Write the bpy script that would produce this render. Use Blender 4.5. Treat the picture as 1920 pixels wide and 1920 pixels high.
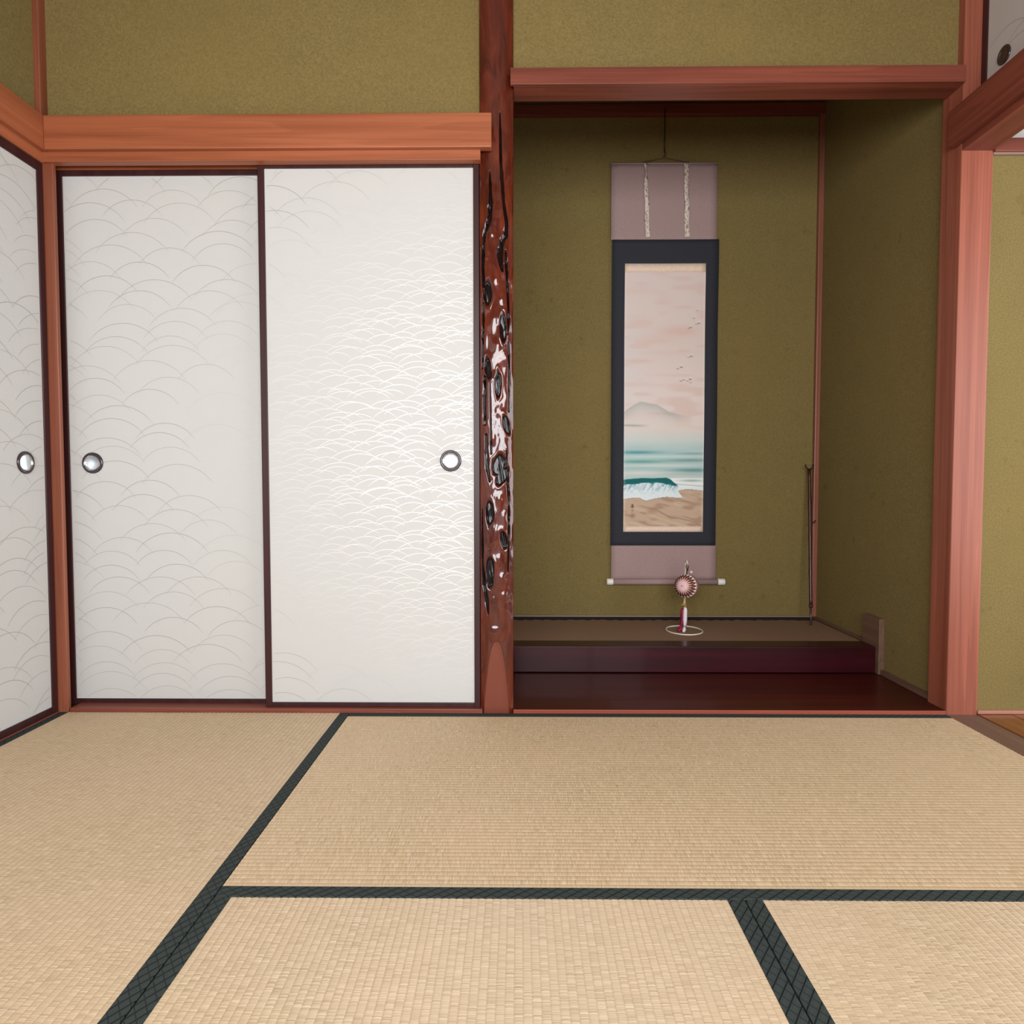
import bpy, bmesh, math, random
import numpy as np
from mathutils import Vector, Matrix
for o in list(bpy.data.objects): bpy.data.objects.remove(o)
S = bpy.context.scene
C = S.collection
PI = math.pi
rnd = random.Random(7)

# ---------------------------------------------------------------- camera, world, lights, exposure
cam = bpy.data.cameras.new('camera'); cam.sensor_width = 36; cam.lens = 1228.36 / 1920 * 36
co = bpy.data.objects.new('camera', cam); C.objects.link(co)
pitch, yaw, roll = .0413, -.0097, -.0004
F = Vector((math.sin(yaw) * math.cos(pitch), math.cos(yaw) * math.cos(pitch), -math.sin(pitch)))
R = Vector((math.cos(yaw), -math.sin(yaw), 0)); U = R.cross(F)
R, U = R * math.cos(roll) + U * math.sin(roll), U * math.cos(roll) - R * math.sin(roll)
M = Matrix((R, U, -F)).transposed().to_4x4(); M.translation = (.0045, -2.1028, .7425)
co.matrix_world = M; cam.clip_start = .02
S.camera = co
w = bpy.data.worlds.new('world'); S.world = w; w.use_nodes = True
w.node_tree.nodes['Background'].inputs[0].default_value = (.8, .9, 1, 1)
w.node_tree.nodes['Background'].inputs[1].default_value = .6
S.view_settings.view_transform = 'Standard'; S.view_settings.look = 'None'
S.view_settings.gamma = 1; S.view_settings.use_curve_mapping = False
S.view_settings.exposure = 0.0

def area(name, loc, rot, sx, sy, power, col):
    l = bpy.data.lights.new(name, 'AREA'); l.shape = 'RECTANGLE'; l.size = sx; l.size_y = sy
    l.energy = power; l.color = col
    o = bpy.data.objects.new(name, l); C.objects.link(o); o.location = loc; o.rotation_euler = rot
    return o
# daylight through the big rear window and through the veranda glazing on the right
area('rear_window_daylight', (.0, -3.05, 1.28), (PI / 2, 0, 0), 2.3, 1.16, 110, (.96, .98, 1))
area('veranda_daylight', (2.9, -1.5, 1.05), (PI / 2, 0, PI / 2), 2.6, 1.7, 70, (.95, .98, 1))

AROT = 0
# ---------------------------------------------------------------- materials
def lin(c):
    return tuple(((v / 255) / 12.92 if v / 255 <= .04045 else ((v / 255 + .055) / 1.055) ** 2.4) for v in c)
class MT:
    def __init__(s, name, rough=.5, spec=.5, coat=0, coat_rough=.05, metal=0):
        s.m = bpy.data.materials.new(name); s.m.use_nodes = True
        s.nt = s.m.node_tree; s.b = s.nt.nodes['Principled BSDF']
        s.b.inputs['Roughness'].default_value = rough; s.b.inputs['Metallic'].default_value = metal
        s.b.inputs['Specular IOR Level'].default_value = spec
        s.b.inputs['Coat Weight'].default_value = coat; s.b.inputs['Coat Roughness'].default_value = coat_rough
    def n(s, t, **k):
        nd = s.nt.nodes.new(t)
        for a, v in k.items(): setattr(nd, a, v)
        return nd
    def l(s, a, b): s.nt.links.new(a, b)
    def coords(s, scale=(1, 1, 1), kind='Object'):
        tc = s.n('ShaderNodeTexCoord'); mp = s.n('ShaderNodeMapping'); mp.inputs['Scale'].default_value = scale
        s.l(tc.outputs[kind], mp.inputs[0]); return mp.outputs[0]
    def noise(s, vec, scale, detail=4, rough=.55, dist=0):
        t = s.n('ShaderNodeTexNoise'); t.inputs['Scale'].default_value = scale; t.inputs['Detail'].default_value = detail
        t.inputs['Roughness'].default_value = rough; t.inputs['Distortion'].default_value = dist
        s.l(vec, t.inputs['Vector']); return t.outputs[0]
    def ramp(s, fac, stops):
        r = s.n('ShaderNodeValToRGB'); e = r.color_ramp.elements
        while len(e) < len(stops): e.new(.5)
        for i, (p, c) in enumerate(stops): e[i].position = p; e[i].color = tuple(c) + (1,)
        s.l(fac, r.inputs[0]); return r.outputs[0]
    def mix(s, fac, a, b, mode='MIX'):
        m = s.n('ShaderNodeMix', data_type='RGBA', blend_type=mode)
        for sock, v in ((m.inputs[0], fac), (m.inputs[6], a), (m.inputs[7], b)):
            if hasattr(v, 'is_linked'): s.l(v, sock)
            elif isinstance(v, (int, float)): sock.default_value = v
            else: sock.default_value = tuple(v) + (1,)
        return m.outputs[2]
    def math(s, op, a, b=0, c=0):
        m = s.n('ShaderNodeMath', operation=op)
        for i, v in enumerate((a, b, c)):
            if hasattr(v, 'is_linked'): s.l(v, m.inputs[i])
            else: m.inputs[i].default_value = v
        return m.outputs[0]
    def bump(s, h, strength, dist):
        b = s.n('ShaderNodeBump'); b.inputs['Strength'].default_value = strength; b.inputs['Distance'].default_value = dist
        s.l(h, b.inputs['Height']); s.l(b.outputs[0], s.b.inputs['Normal'])
    def col(s, c):
        if hasattr(c, 'is_linked'): s.l(c, s.b.inputs['Base Color'])
        else: s.b.inputs['Base Color'].default_value = tuple(c) + (1,)

def plain(name, c, rough=.5, **k):
    m = MT(name, rough, **k); v = m.coords(); n = m.noise(v, 60, 3)
    m.col(m.mix(n, tuple(x * .93 for x in c), tuple(min(1, x * 1.07) for x in c))); return m.m

def wood(name, c0, c1, axis='X', rough=.42, spec=.4, coat=0, coat_rough=.1, grain=1.0, figure=.5):
    m = MT(name, rough, spec, coat, coat_rough)
    long_, sh = .7, 26.0
    sc = {'X': (long_, sh, sh), 'Y': (sh, long_, sh), 'Z': (sh, sh, long_)}[axis]
    v = m.coords(sc)
    a = m.noise(v, 1.0, 5, .6, .6)
    sc2 = tuple(q * .22 for q in sc)
    fig = m.noise(m.coords(sc2), 1.6, 2, .5, 1.2)          # broad growth figure bent into fine rings
    rings = m.math('FRACT', m.math('MULTIPLY', fig, 9))
    rings = m.math('MULTIPLY', rings, rings)
    f = m.math('MULTIPLY_ADD', rings, figure * .16, m.math('MULTIPLY', a, .92))
    sc3 = tuple(q * (7 if q > 1 else 3) for q in sc)
    fine = m.noise(m.coords(sc3), 1.0, 2)
    f = m.math('MULTIPLY_ADD', fine, .22 * grain, f)
    m.col(m.ramp(f, [(.32, c0), (.85, c1)]))
    m.bump(fine, .05 * grain, .0008)
    return m.m

def plaster(name, c):
    m = MT(name, .95, .15)
    v = m.coords()
    fine = m.noise(v, 210, 3, .75); mid = m.noise(v, 9, 4, .6); big = m.noise(v, 1.7, 3)
    spots = m.noise(v, 21, 2, .5)
    base = m.ramp(fine, [(.30, tuple(x * .66 for x in c)), (.70, tuple(x * 1.32 for x in c))])
    base = m.mix(m.ramp(mid, [(.3, (0, 0, 0)), (.8, (.28, .28, .28))]), base, tuple(x * .72 for x in c))
    base = m.mix(m.ramp(big, [(.35, (0, 0, 0)), (.7, (.35, .35, .35))]), base, (c[0] * 1.12, c[1] * 1.02, c[2] * .85))
    base = m.mix(m.ramp(spots, [(.68, (0, 0, 0)), (.78, (.45, .45, .45))]), base, (c[0] * .62, c[1] * .62, c[2] * .5))
    m.col(base); m.bump(fine, .35, .0015)
    return m.m

OL = (.200, .150, .056)
M_pl = plaster('olive_sand_plaster', OL)
ORANGE0, ORANGE1 = (.20, .050, .018), (.42, .130, .056)
M_nag = wood('cedar_orange', ORANGE0, ORANGE1, 'X', figure=.6)
M_nagY = wood('cedar_orange_y', ORANGE0, ORANGE1, 'Y', figure=.6)
RED0, RED1 = (.095, .020, .012), (.245, .064, .038)
M_redX = wood('red_timber_x', RED0, RED1, 'X', figure=.8)
M_redY = wood('red_timber_y', RED0, RED1, 'Y', figure=.7)
M_redZ = wood('red_timber_z', (.17, .042, .022), (.38, .115, .07), 'Z', figure=.7)
M_cor = wood('corner_timber', (.13, .035, .017), (.30, .09, .045), 'Z')
M_poleZ = wood('pale_pole_timber', (.19, .06, .035), (.34, .13, .085), 'Z')
M_frame = wood('door_lacquer_maroon', (.024, .0065, .0075), (.055, .016, .016), 'Z', rough=.4, spec=.35, grain=.4)
M_grey = wood('grey_brown_trim', (.10, .05, .032), (.19, .105, .072), 'X', rough=.5)
M_greyY = wood('grey_brown_trim_y', (.10, .05, .032), (.19, .105, .072), 'Y', rough=.5)
M_step = wood('dark_wine_lacquer', (.016, .0008, .0018), (.050, .002, .007), 'X', rough=.4, spec=.25, coat=.22, coat_rough=.05, grain=.2)
M_board = wood('polished_red_board', (.030, .0022, .0015), (.085, .008, .004), 'X', rough=.45, spec=.2, coat=.2, coat_rough=.1, grain=.3)
M_edge = wood('red_sill_edge', (.25, .05, .028), (.36, .09, .05), 'X', grain=.3)
M_pale = wood('pale_pink_timber', (.34, .15, .10), (.50, .24, .17), 'X', grain=.3)
M_skirt = wood('pale_skirting', (.22, .14, .10), (.34, .23, .17), 'X', grain=.3)
M_dark = plain('gap_shade_black', (.010, .006, .004), .95)  # near-black colour painted in as the shade of the gap behind the alcove mat
M_ver = wood('veranda_plank', (.13, .035, .008), (.27, .085, .02), 'Y', rough=.25, coat=.3, coat_rough=.15)
M_white = plain('white_board', (.6, .57, .56), .8)
M_ceil = wood('ceiling_board', (.22, .13, .07), (.4, .26, .16), 'Y', rough=.6)

def paper(name, c):
    m = MT(name, .62, .25)
    v = m.coords(); f = m.noise(v, 260, 4, .7); b = m.noise(v, 5, 3)
    q = m.ramp(f, [(.3, tuple(x * .96 for x in c)), (.7, tuple(x * 1.03 for x in c))])
    m.col(m.mix(m.ramp(b, [(.35, (0, 0, 0)), (.7, (.5, .5, .5))]), q, (c[0] * 1.0, c[1] * 1.015, c[2] * .985)))
    m.bump(f, .08, .001); return m.m
PAPER = (.55, .54, .525)
M_paper = paper('sliding_door_paper', PAPER)
M_paperR = paper('cupboard_paper', (.47, .43, .41))
def vcol(name, rough=.7, spec=.3, attr='col'):
    m = MT(name, rough, spec); a = m.n('ShaderNodeAttribute', attribute_name=attr)
    f = m.noise(m.coords(), 300, 3); m.col(m.mix(m.math('MULTIPLY', f, .14), a.outputs[0], (.9, .85, .8), 'MULTIPLY')); return m.m
M_print = vcol('wave_print_ink', .7, .2)
M_paint = vcol('ink_painting', .85, .15)

def tatami():
    m = MT('woven_rush', .62, .9)
    tc = m.n('ShaderNodeTexCoord'); sep = m.n('ShaderNodeSeparateXYZ'); m.l(tc.outputs['UV'], sep.inputs[0])
    u, v = sep.outputs[0], sep.outputs[1]
    row = m.math('FLOOR', m.math('DIVIDE', v, .013))
    cmb = m.n('ShaderNodeCombineXYZ')
    m.l(m.math('MULTIPLY_ADD', row, 7.31, m.math('MULTIPLY', u, 300)), cmb.inputs[0]); m.l(m.math('MULTIPLY', row, 3.7), cmb.inputs[1])
    reed = m.noise(cmb.outputs[0], 1.0, 3, .7)
    cmb2 = m.n('ShaderNodeCombineXYZ'); m.l(m.math('MULTIPLY', u, 110), cmb2.inputs[0]); m.l(m.math('MULTIPLY', v, 5), cmb2.inputs[1])
    band = m.noise(cmb2.outputs[0], 1.0, 3, .6)
    blot = m.noise(tc.outputs['UV'], 3.2, 4, .6)
    c = m.ramp(reed, [(.28, (.37, .255, .140)), (.50, (.57, .425, .265)), (.72, (.74, .59, .40))])
    c = m.mix(m.ramp(band, [(.32, (.4, .4, .4)), (.55, (0, 0, 0))]), c, (.52, .37, .205))
    c = m.mix(m.ramp(blot, [(.4, (0, 0, 0)), (.7, (.4, .4, .4))]), c, (.66, .47, .31))
    # the groove where warp threads pull the reeds down
    g = m.math('ABSOLUTE', m.math('SUBTRACT', m.math('FRACT', m.math('DIVIDE', v, .013)), .5))
    c = m.mix(m.math('MULTIPLY', m.ramp(g, [(.36, (0, 0, 0)), (.5, (1, 1, 1))]), m.math('MULTIPLY', blot, .8)), c, (.40, .28, .15))
    m.col(c)
    m.bump(m.math('MULTIPLY_ADD', band, .4, reed), .55, .0022)
    # straw is glossy along its fibres: the sheen is stretched across the reeds
    m.b.inputs['Anisotropic'].default_value = .95; m.b.inputs['Anisotropic Rotation'].default_value = AROT
    tg = m.n('ShaderNodeTangent', direction_type='UV_MAP'); m.l(tg.outputs[0], m.b.inputs['Tangent'])
    return m.m
M_tat = tatami()
def heri():
    m = MT('green_brocade_border', .75, .25)
    tc = m.n('ShaderNodeTexCoord'); sep = m.n('ShaderNodeSeparateXYZ'); m.l(tc.outputs['UV'], sep.inputs[0])
    a = m.math('DIVIDE', sep.outputs[0], .0244); b = m.math('DIVIDE', sep.outputs[1], .0178)
    def line(x, w0, w1):
        t = m.math('ABSOLUTE', m.math('SUBTRACT', m.math('FRACT', x), .5))
        return m.ramp(t, [(w0, (1, 1, 1)), (w1, (0, 0, 0))])
    l1 = line(m.math('SUBTRACT', a, b), .05, .11); l2 = line(m.math('ADD', a, b), .04, .085)
    l3 = line(m.math('MULTIPLY', m.math('SUBTRACT', a, b), 2), .02, .09)
    f = m.noise(tc.outputs['UV'], 900, 2)
    c = m.ramp(f, [(.3, (.022, .031, .030)), (.7, (.046, .058, .053))])
    c = m.mix(l1, c, (.003, .005, .005)); c = m.mix(m.math('MULTIPLY', l2, .85), c, (.010, .014, .014)); c = m.mix(m.math('MULTIPLY', l3, .35), c, (.012, .016, .016))
    m.col(c); m.bump(f, .2, .0008); return m.m
M_heri = heri()
def weave(name, c, sc=700):
    m = MT(name, .8, .2); v = m.coords((1, 1, 1)); f = m.noise(m.coords((.35, 1, 1)), sc, 2); g = m.noise(v, 12, 3)
    q = m.ramp(f, [(.3, tuple(x * .8 for x in c)), (.7, tuple(x * 1.15 for x in c))])
    m.col(m.mix(m.math('MULTIPLY', g, .25), q, tuple(x * .8 for x in c))); m.bump(f, .15, .0008); return m.m
M_mauve = weave('mauve_silk', (.40, .275, .265)); M_navy = weave('charcoal_navy_silk', (.034, .036, .046))
def gold():
    m = MT('cream_gold_brocade', .6, .3); n = m.noise(m.coords(), 95, 2, .4)
    m.col(m.ramp(n, [(.52, (.84, .64, .53)), (.66, (.92, .72, .50))])); return m.m
M_gold = gold()
def ribbon():
    m = MT('cream_patterned_ribbon', .7, .2); n = m.noise(m.coords((1, 1, .7)), 120, 2, .5)
    m.col(m.ramp(n, [(.36, (.30, .22, .20)), (.46, (.70, .58, .50)), (.6, (.78, .66, .56))])); return m.m
M_rib = ribbon()
M_ivory = plain('ivory_knob', (.85, .82, .76), .35)
M_iron = plain('dark_iron', (.03, .018, .015), .4, metal=.6)
M_brz = plain('bronze_wire', (.2, .11, .07), .35, metal=.8)
M_bamboo = wood('smoked_bamboo', (.03, .006, .005), (.075, .02, .015), 'Z', rough=.3)
M_ferr = plain('dull_ferrule', (.11, .075, .06), .4, metal=.5)
M_dish = plain('brushed_steel_dish', (.62, .65, .68), .22, metal=1)
M_cup = plain('dark_steel_cup', (.16, .14, .15), .3, metal=1)
M_ring = plain('dark_plum_ring', (.035, .022, .028), .16, spec=.6)
M_wire = plain('white_coated_wire', (.80, .75, .64), .4)
M_pink = plain('pale_pink_thread', (.80, .52, .52), .6); M_ballc = plain('mauve_thread', (.34, .15, .14), .6)
M_dkred = plain('dark_brown_thread', (.09, .022, .018), .6); M_gthr = plain('gold_orange_thread', (.55, .24, .10), .5)
M_cream = plain('cream_thread', (.85, .74, .66), .6)
M_crim = plain('crimson_tassel', (.26, .004, .035), .7); M_tw = plain('white_pink_tassel', (.80, .70, .74), .7)
M_goldc = plain('gold_cord', (.62, .38, .12), .35, metal=.4)
M_usu = weave('dark_rush_mat', (.27, .165, .105), 500)

# ---------------------------------------------------------------- object helpers
OFF = {}
def setp(o, label=None, cat=None, group=None, kind=None):
    for k, v in (('label', label), ('category', cat), ('group', group), ('kind', kind)):
        if v: o[k] = v
    return o
def thing(name, loc, label=None, cat=None, group=None, kind=None):
    o = bpy.data.objects.new(name, None); o.empty_display_size = .05; C.objects.link(o); o.location = loc
    OFF[o.name] = Vector(loc); return setp(o, label, cat, group, kind)
def mesh(name, V, Fc, mat, parent=None, smooth=False, bevel=0, origin=None):
    off = OFF[parent.name] if parent else Vector(origin or (0, 0, 0))
    me = bpy.data.meshes.new(name)
    V = np.asarray(V, float) - np.array(off)
    me.from_pydata([tuple(v) for v in V], [], Fc); me.materials.append(mat)
    if smooth: me.shade_smooth()
    o = bpy.data.objects.new(name, me); C.objects.link(o)
    if parent: o.parent = parent
    else: o.location = off
    OFF[o.name] = off
    if bevel:
        b = o.modifiers.new('bevel', 'BEVEL'); b.width = bevel; b.segments = 2; b.limit_method = 'ANGLE'
    return o
BF = [(0, 3, 2, 1), (4, 5, 6, 7), (0, 1, 5, 4), (1, 2, 6, 5), (2, 3, 7, 6), (3, 0, 4, 7)]
def boxv(x0, x1, y0, y1, z0, z1):
    return [(x0, y0, z0), (x1, y0, z0), (x1, y1, z0), (x0, y1, z0), (x0, y0, z1), (x1, y0, z1), (x1, y1, z1), (x0, y1, z1)]
def boxes(name, L, mat, parent=None, bevel=.0015):
    V, Fc = [], []
    for b in L:
        k = len(V); V += boxv(*b); Fc += [tuple(i + k for i in f) for f in BF]
    a = np.array(V); return mesh(name, V, Fc, mat, parent, bevel=bevel, origin=((a[:, 0].min() + a[:, 0].max()) / 2, (a[:, 1].min() + a[:, 1].max()) / 2, a[:, 2].min()))
def struct(name, L, mat, bevel=.0015):
    return setp(boxes(name, L, mat, None, bevel), kind='structure')
def tube(pts, rad, n=10, closed=False):
    pts = [Vector(p) for p in pts]; V, Fc = [], []; m = len(pts)
    rad = rad if isinstance(rad, (list, tuple)) else [rad] * m
    up = Vector((.13, .21, .97)).normalized()
    for i, p in enumerate(pts):
        if closed: t = pts[(i + 1) % m] - pts[i - 1]
        else: t = pts[min(i + 1, m - 1)] - pts[max(i - 1, 0)]
        t.normalize(); a = t.cross(up)
        if a.length < .15: a = t.cross(Vector((1, 0, 0)))
        a.normalize(); b = t.cross(a)
        for k in range(n):
            q = 2 * PI * k / n; V.append(tuple(p + (a * math.cos(q) + b * math.sin(q)) * rad[i]))
    for i in range(m if closed else m - 1):
        j = (i + 1) % m
        for k in range(n): Fc.append((i * n + k, i * n + (k + 1) % n, j * n + (k + 1) % n, j * n + k))
    if not closed: Fc += [tuple(range(n))[::-1], tuple(range((m - 1) * n, m * n))]
    return V, Fc
def join(*parts):
    V, Fc = [], []
    for v, f in parts:
        k = len(V); V += list(v); Fc += [tuple(i + k for i in q) for q in f]
    return V, Fc
def lathe(profile, c, axis='Z', n=48):
    # profile: (radius, height along axis)
    V, Fc = [], []
    for r, h in profile:
        for k in range(n):
            q = 2 * PI * k / n; a, b = r * math.cos(q), r * math.sin(q)
            V.append({'Z': (c[0] + a, c[1] + b, c[2] + h), 'Y': (c[0] + a, c[1] + h, c[2] + b), 'X': (c[0] + h, c[1] + a, c[2] + b)}[axis])
    for i in range(len(profile) - 1):
        for k in range(n): Fc.append((i * n + k, i * n + (k + 1) % n, (i + 1) * n + (k + 1) % n, (i + 1) * n + k))
    return V, Fc

# ---------------------------------------------------------------- room shell
XL, XR, W = -1.5, 1.388, .955
YR = -2.885            # rear wall
struct('floor', [(-1.56, 3.0, YR - .1, 1.06, -.16, -.06)], M_grey)
struct('ceiling', [(-1.6, 3.0, YR - .1, 1.2, 2.62, 2.66)], M_ceil)
struct('wall_back', [(-1.53, -.10, .03, .06, 1.80, 2.62), (-.04, 1.40, .03, .06, 2.0, 2.62), (-1.56, -.06, .10, .13, -.06, 1.80)], M_pl, 0)
struct('wall_left', [(-1.56, -1.520, YR, .03, 1.80, 2.62), (-1.60, -1.54, YR, .10, -.06, 1.80)], M_pl, 0)
struct('wall_rear', [(-1.56, -1.3, YR - .05, YR, -.06, 2.62), (1.3, 2.95, YR - .05, YR, -.06, 2.62), (-1.3, 1.3, YR - .05, YR, 1.86, 2.62)], M_pl, 0)
struct('wall_alcove', [(-.10, 1.50, 1.0, 1.04, -.06, 2.62)], M_pl, 0)
struct('wall_alcove_left', [(-.09, -.03, .10, 1.0, -.06, 2.62)], M_pl, 0)
struct('wall_alcove_right', [(1.41, 1.46, .08, 1.0, -.06, 2.62)], M_pl, 0)
struct('ceiling_alcove', [(-.1, 1.5, .05, 1.04, 2.52, 2.55)], M_redX, 0)
struct('wall_veranda_end', [(1.47, 3.0, .012, .05, -.06, 1.775)], M_pl, 0)
struct('wall_veranda_upper', [(1.47, 3.0, .03, .05, 1.775, 2.62)], M_white, 0)
struct('wall_veranda_outer', [(2.6, 2.66, YR, .05, -.06, .15), (2.6, 2.66, YR, .05, 1.95, 2.62), (2.6, 2.66, -.12, .05, .15, 1.95), (2.6, 2.66, YR, -2.78, .15, 1.95)], M_pl, 0)
struct('ceiling_veranda', [(1.49, 2.66, YR, .05, 2.45, 2.48)], M_white, 0)
struct('wall_right', [(1.45, 1.48, YR, -.9, 1.93, 2.62), (1.45, 1.48, -.9, -.0, 2.36, 2.62)], M_pl, 0)

# rear window: timber frame and muntins in front of the daylight
win = thing('window_1', (.0, YR, 0), kind='structure')
boxes('window_frame', [(-1.3, -1.26, YR - .04, YR, 0, 1.86), (1.26, 1.3, YR - .04, YR, 0, 1.86), (-1.3, 1.3, YR - .04, YR, 1.8, 1.86), (-1.3, 1.3, YR - .04, YR, -.06, .03)], M_redX, win)
for x in (-.65, 0, .65): boxes('window_stile', [(x - .02, x + .02, YR - .04, YR - .01, .03, 1.8)], M_redZ, win)
boxes('window_rail', [(-1.26, 1.26, YR - .035, YR - .012, .40, .43)], M_redX, win)
win2 = thing('window_2', (2.62, -1.9, .15), kind='structure')
for y in (-2.75, -1.88, -1.02, -.14): boxes('window_stile', [(2.6, 2.64, y - .02, y + .02, .15, 1.95)], M_redZ, win2)

# ---------------------------------------------------------------- tatami mats
def tatami_mat(x0, x1, y0, y1, along, label, nb=1):
    g = .0012; x0 += g; x1 -= g; y0 += g; y1 -= g; b = .0305
    t = thing('tatami_mat', ((x0 + x1) / 2, (y0 + y1) / 2, -.055), label, 'tatami mat')
    if along == 'X': s0, s1, l0, l1 = y0, y1, x0, x1
    else: s0, s1, l0, l1 = x0, x1, y0, y1
    a0, a1 = s0 + b - .002, s1 - b + .002
    p = .013; N = int((a1 - a0) / p); prof = []
    for i in range(N * 6 + 1):
        q = i / 6.0; prof.append((a0 + (a1 - a0) * i / (N * 6), -.0008 * (1 - abs(math.sin(PI * q)) ** .55)))
    prof = [(a0, -.055)] + prof + [(a1, -.055)]
    V = []; 
    for e in (l0, l1):
        for s, z in prof: V.append((e, s, z) if along == 'X' else (s, e, z))
    n = len(prof); Fc = []
    for i in range(n - 1):
        f = (i, n + i, n + i + 1, i + 1); Fc.append(f if along == 'X' else f[::-1])
    Fc += [tuple(range(n)), tuple(range(2 * n - 1, n - 1, -1))] if along == 'Y' else [tuple(range(n))[::-1], tuple(range(n, 2 * n))]
    o = mesh('reed_surface', V, Fc, M_tat, t)
    uv = o.data.uv_layers.new(name='UVMap'); off = OFF[o.name]
    ii = 1 if along == 'X' else 0
    sc = (N * p) / (a1 - a0)
    for lp in o.data.loops:
        c = o.data.vertices[lp.vertex_index].co; long_ = c[1 - ii] + off[1 - ii]; sh = (c[ii] + off[ii] - a0) * sc
        uv.data[lp.index].uv = (long_ + 10, sh)
    for k, (e0, e1) in enumerate(((s0, s0 + b), (s1 - b, s1))):
        bx = (l0, l1, e0, e1, -.054, .0006) if along == 'X' else (e0, e1, l0, l1, -.054, .0006)
        V = boxv(*bx); o = mesh('edge_border', V, BF, M_heri, t, bevel=.001)
        uv = o.data.uv_layers.new(name='UVMap')
        for lp in o.data.loops:
            c = o.data.vertices[lp.vertex_index].co; uv.data[lp.index].uv = (c[1 - ii] + off[1 - ii] + 10 + .009 * k, (c[ii] + off[ii] - e0))
    return t
X1, X2 = XL + W, XL + 2 * W
tatami_mat(XL, X1, -2 * W, 0, 'Y', 'left tatami mat running away from the viewer beside the left sliding door')
tatami_mat(X1, XR, -W, 0, 'X', 'darker tatami mat lying crosswise in front of the alcove')
tatami_mat(X1, X2, -2 * W, -W, 'Y', 'middle foreground tatami mat between the two lower seams')
tatami_mat(X2, XR, -3 * W, -W, 'Y', 'right foreground tatami mat beyond the diagonal dark seam')
tatami_mat(XL, X2, -3 * W, -2 * W, 'X', 'crosswise tatami mat under the viewer, along the rear window')

# ---------------------------------------------------------------- sills, rails and posts of the setting
struct('trim_1', [(-1.465, -.1125, 0, .10, -.055, .0125)], M_redX)                       # floor sill under the back doors
struct('trim_2', [(-1.475, -.079, -.03, 0, 1.789, 1.893), (-1.475, -.121, 0, .03, 1.789, 1.893)], M_nag, .0025)   # wide rail, its end lapping over the carved post
struct('trim_3', [(-1.494, -.1145, -.012, .017, 1.759, 1.7895), (-1.494, -.121, .0485, .0545, 1.763, 1.774), (-1.494, -.121, .084, .10, 1.759, 1.774), (-1.494, -.121, .017, .10, 1.774, 1.7895)], M_nag, .001)               # head track below it
struct('trim_4', [(-1.53, -1.4755, YR, 0, 1.789, 1.893)], M_nagY, .0025)                # wide rail, left wall
struct('trim_5', [(-1.53, -1.493, YR, 0, 1.757, 1.7895)], M_nagY, .002)
struct('trim_6', [(-1.545, -1.497, YR, -.0, -.055, .003)], M_redY)                         # left floor sill
struct('trim_7', [(-1.53, -1.501, -.002, .04, 1.893, 2.62)], M_cor, .003)                 # corner post above the rail
struct('trim_8', [(-1.53, -1.4686, 0, .014, -.055, 1.80), (-1.53, -1.495, .014, .054, -.055, 1.80)], M_cor, .003)                    # corner post beside the doors
rp = [(1.388, 1.487, 0, .10, -.055, 1.784), (1.372, 1.45, 0, .10, 1.784, 2.62)]
struct('trim_9', [(1.388, 1.487, 0, .10, -.055, 2.62)], M_redZ, .003)                     # right corner post
struct('trim_10', [(1.388, 1.487, YR, -.0005, -.055, .0)], M_greyY, .001)                    # sill towards the veranda
struct('trim_11', [(1.388, 1.487, YR, -.0005, 1.784, 1.83)], M_redY, .002)                # veranda head track
struct('trim_12', [(1.36, 1.3875, YR, .026, 1.805, 1.914)], M_redY, .0025)                # wide rail towards the veranda
struct('trim_13', [(1.3875, 1.487, YR, -.0005, 1.83, 1.93)], M_redY, .002)
struct('trim_14', [(1.4875, 2.6, -.008, .03, 1.779, 1.82)], M_redX, .002)                 # veranda end rail
struct('trim_15', [(1.4875, 2.6, 0, .012, 1.7725, 1.779)], M_skirt, 0)
struct('baseboard_veranda', [(1.4875, 2.6, -.004, .012, .003, .0135)], M_pale)
struct('trim_16', [(-.03, 1.41, .975, 1.0, 2.437, 2.487)], M_redX)                          # picture rail in the alcove
struct('baseboard_alcove_back', [(-.03, 1.41, .988, 1.0, .1165, .1235)], M_skirt, .0005)
struct('baseboard_alcove_right', [(1.398, 1.41, .53, .99, .108, .122), (1.396, 1.41, .10, .42, .012, .032)], M_greyY, .001)
struct('trim_17', [(1.386, 1.41, .976, 1.0, .12, 2.44)], M_poleZ, .004)                    # slim pole in the alcove corner
# lintel over the alcove
lin_ = thing('alcove_lintel', (.68, .03, 1.988), 'reddish lintel beam across the top of the alcove, its end lapping the carved post', 'beam')
boxes('beam', [(-.0205, 1.3875, -.012, 0, 1.9875, 2.0385), (-.0105, 1.3875, 0, .08, 1.9875, 2.0385)], M_redX, lin_, .001)

# ---------------------------------------------------------------- veranda floor planks
vf = thing('floor_veranda', (2.04, -1.9, -.06), kind='structure')
x = 1.4875; k = 0
while x < 2.6:
    x1 = min(x + .108, 2.6); boxes('plank', [(x + .0008, x1 - .0008, YR, .012, -.06, .002 + .0006 * (k % 2))], M_ver, vf, .0015); x = x1; k += 1

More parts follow.
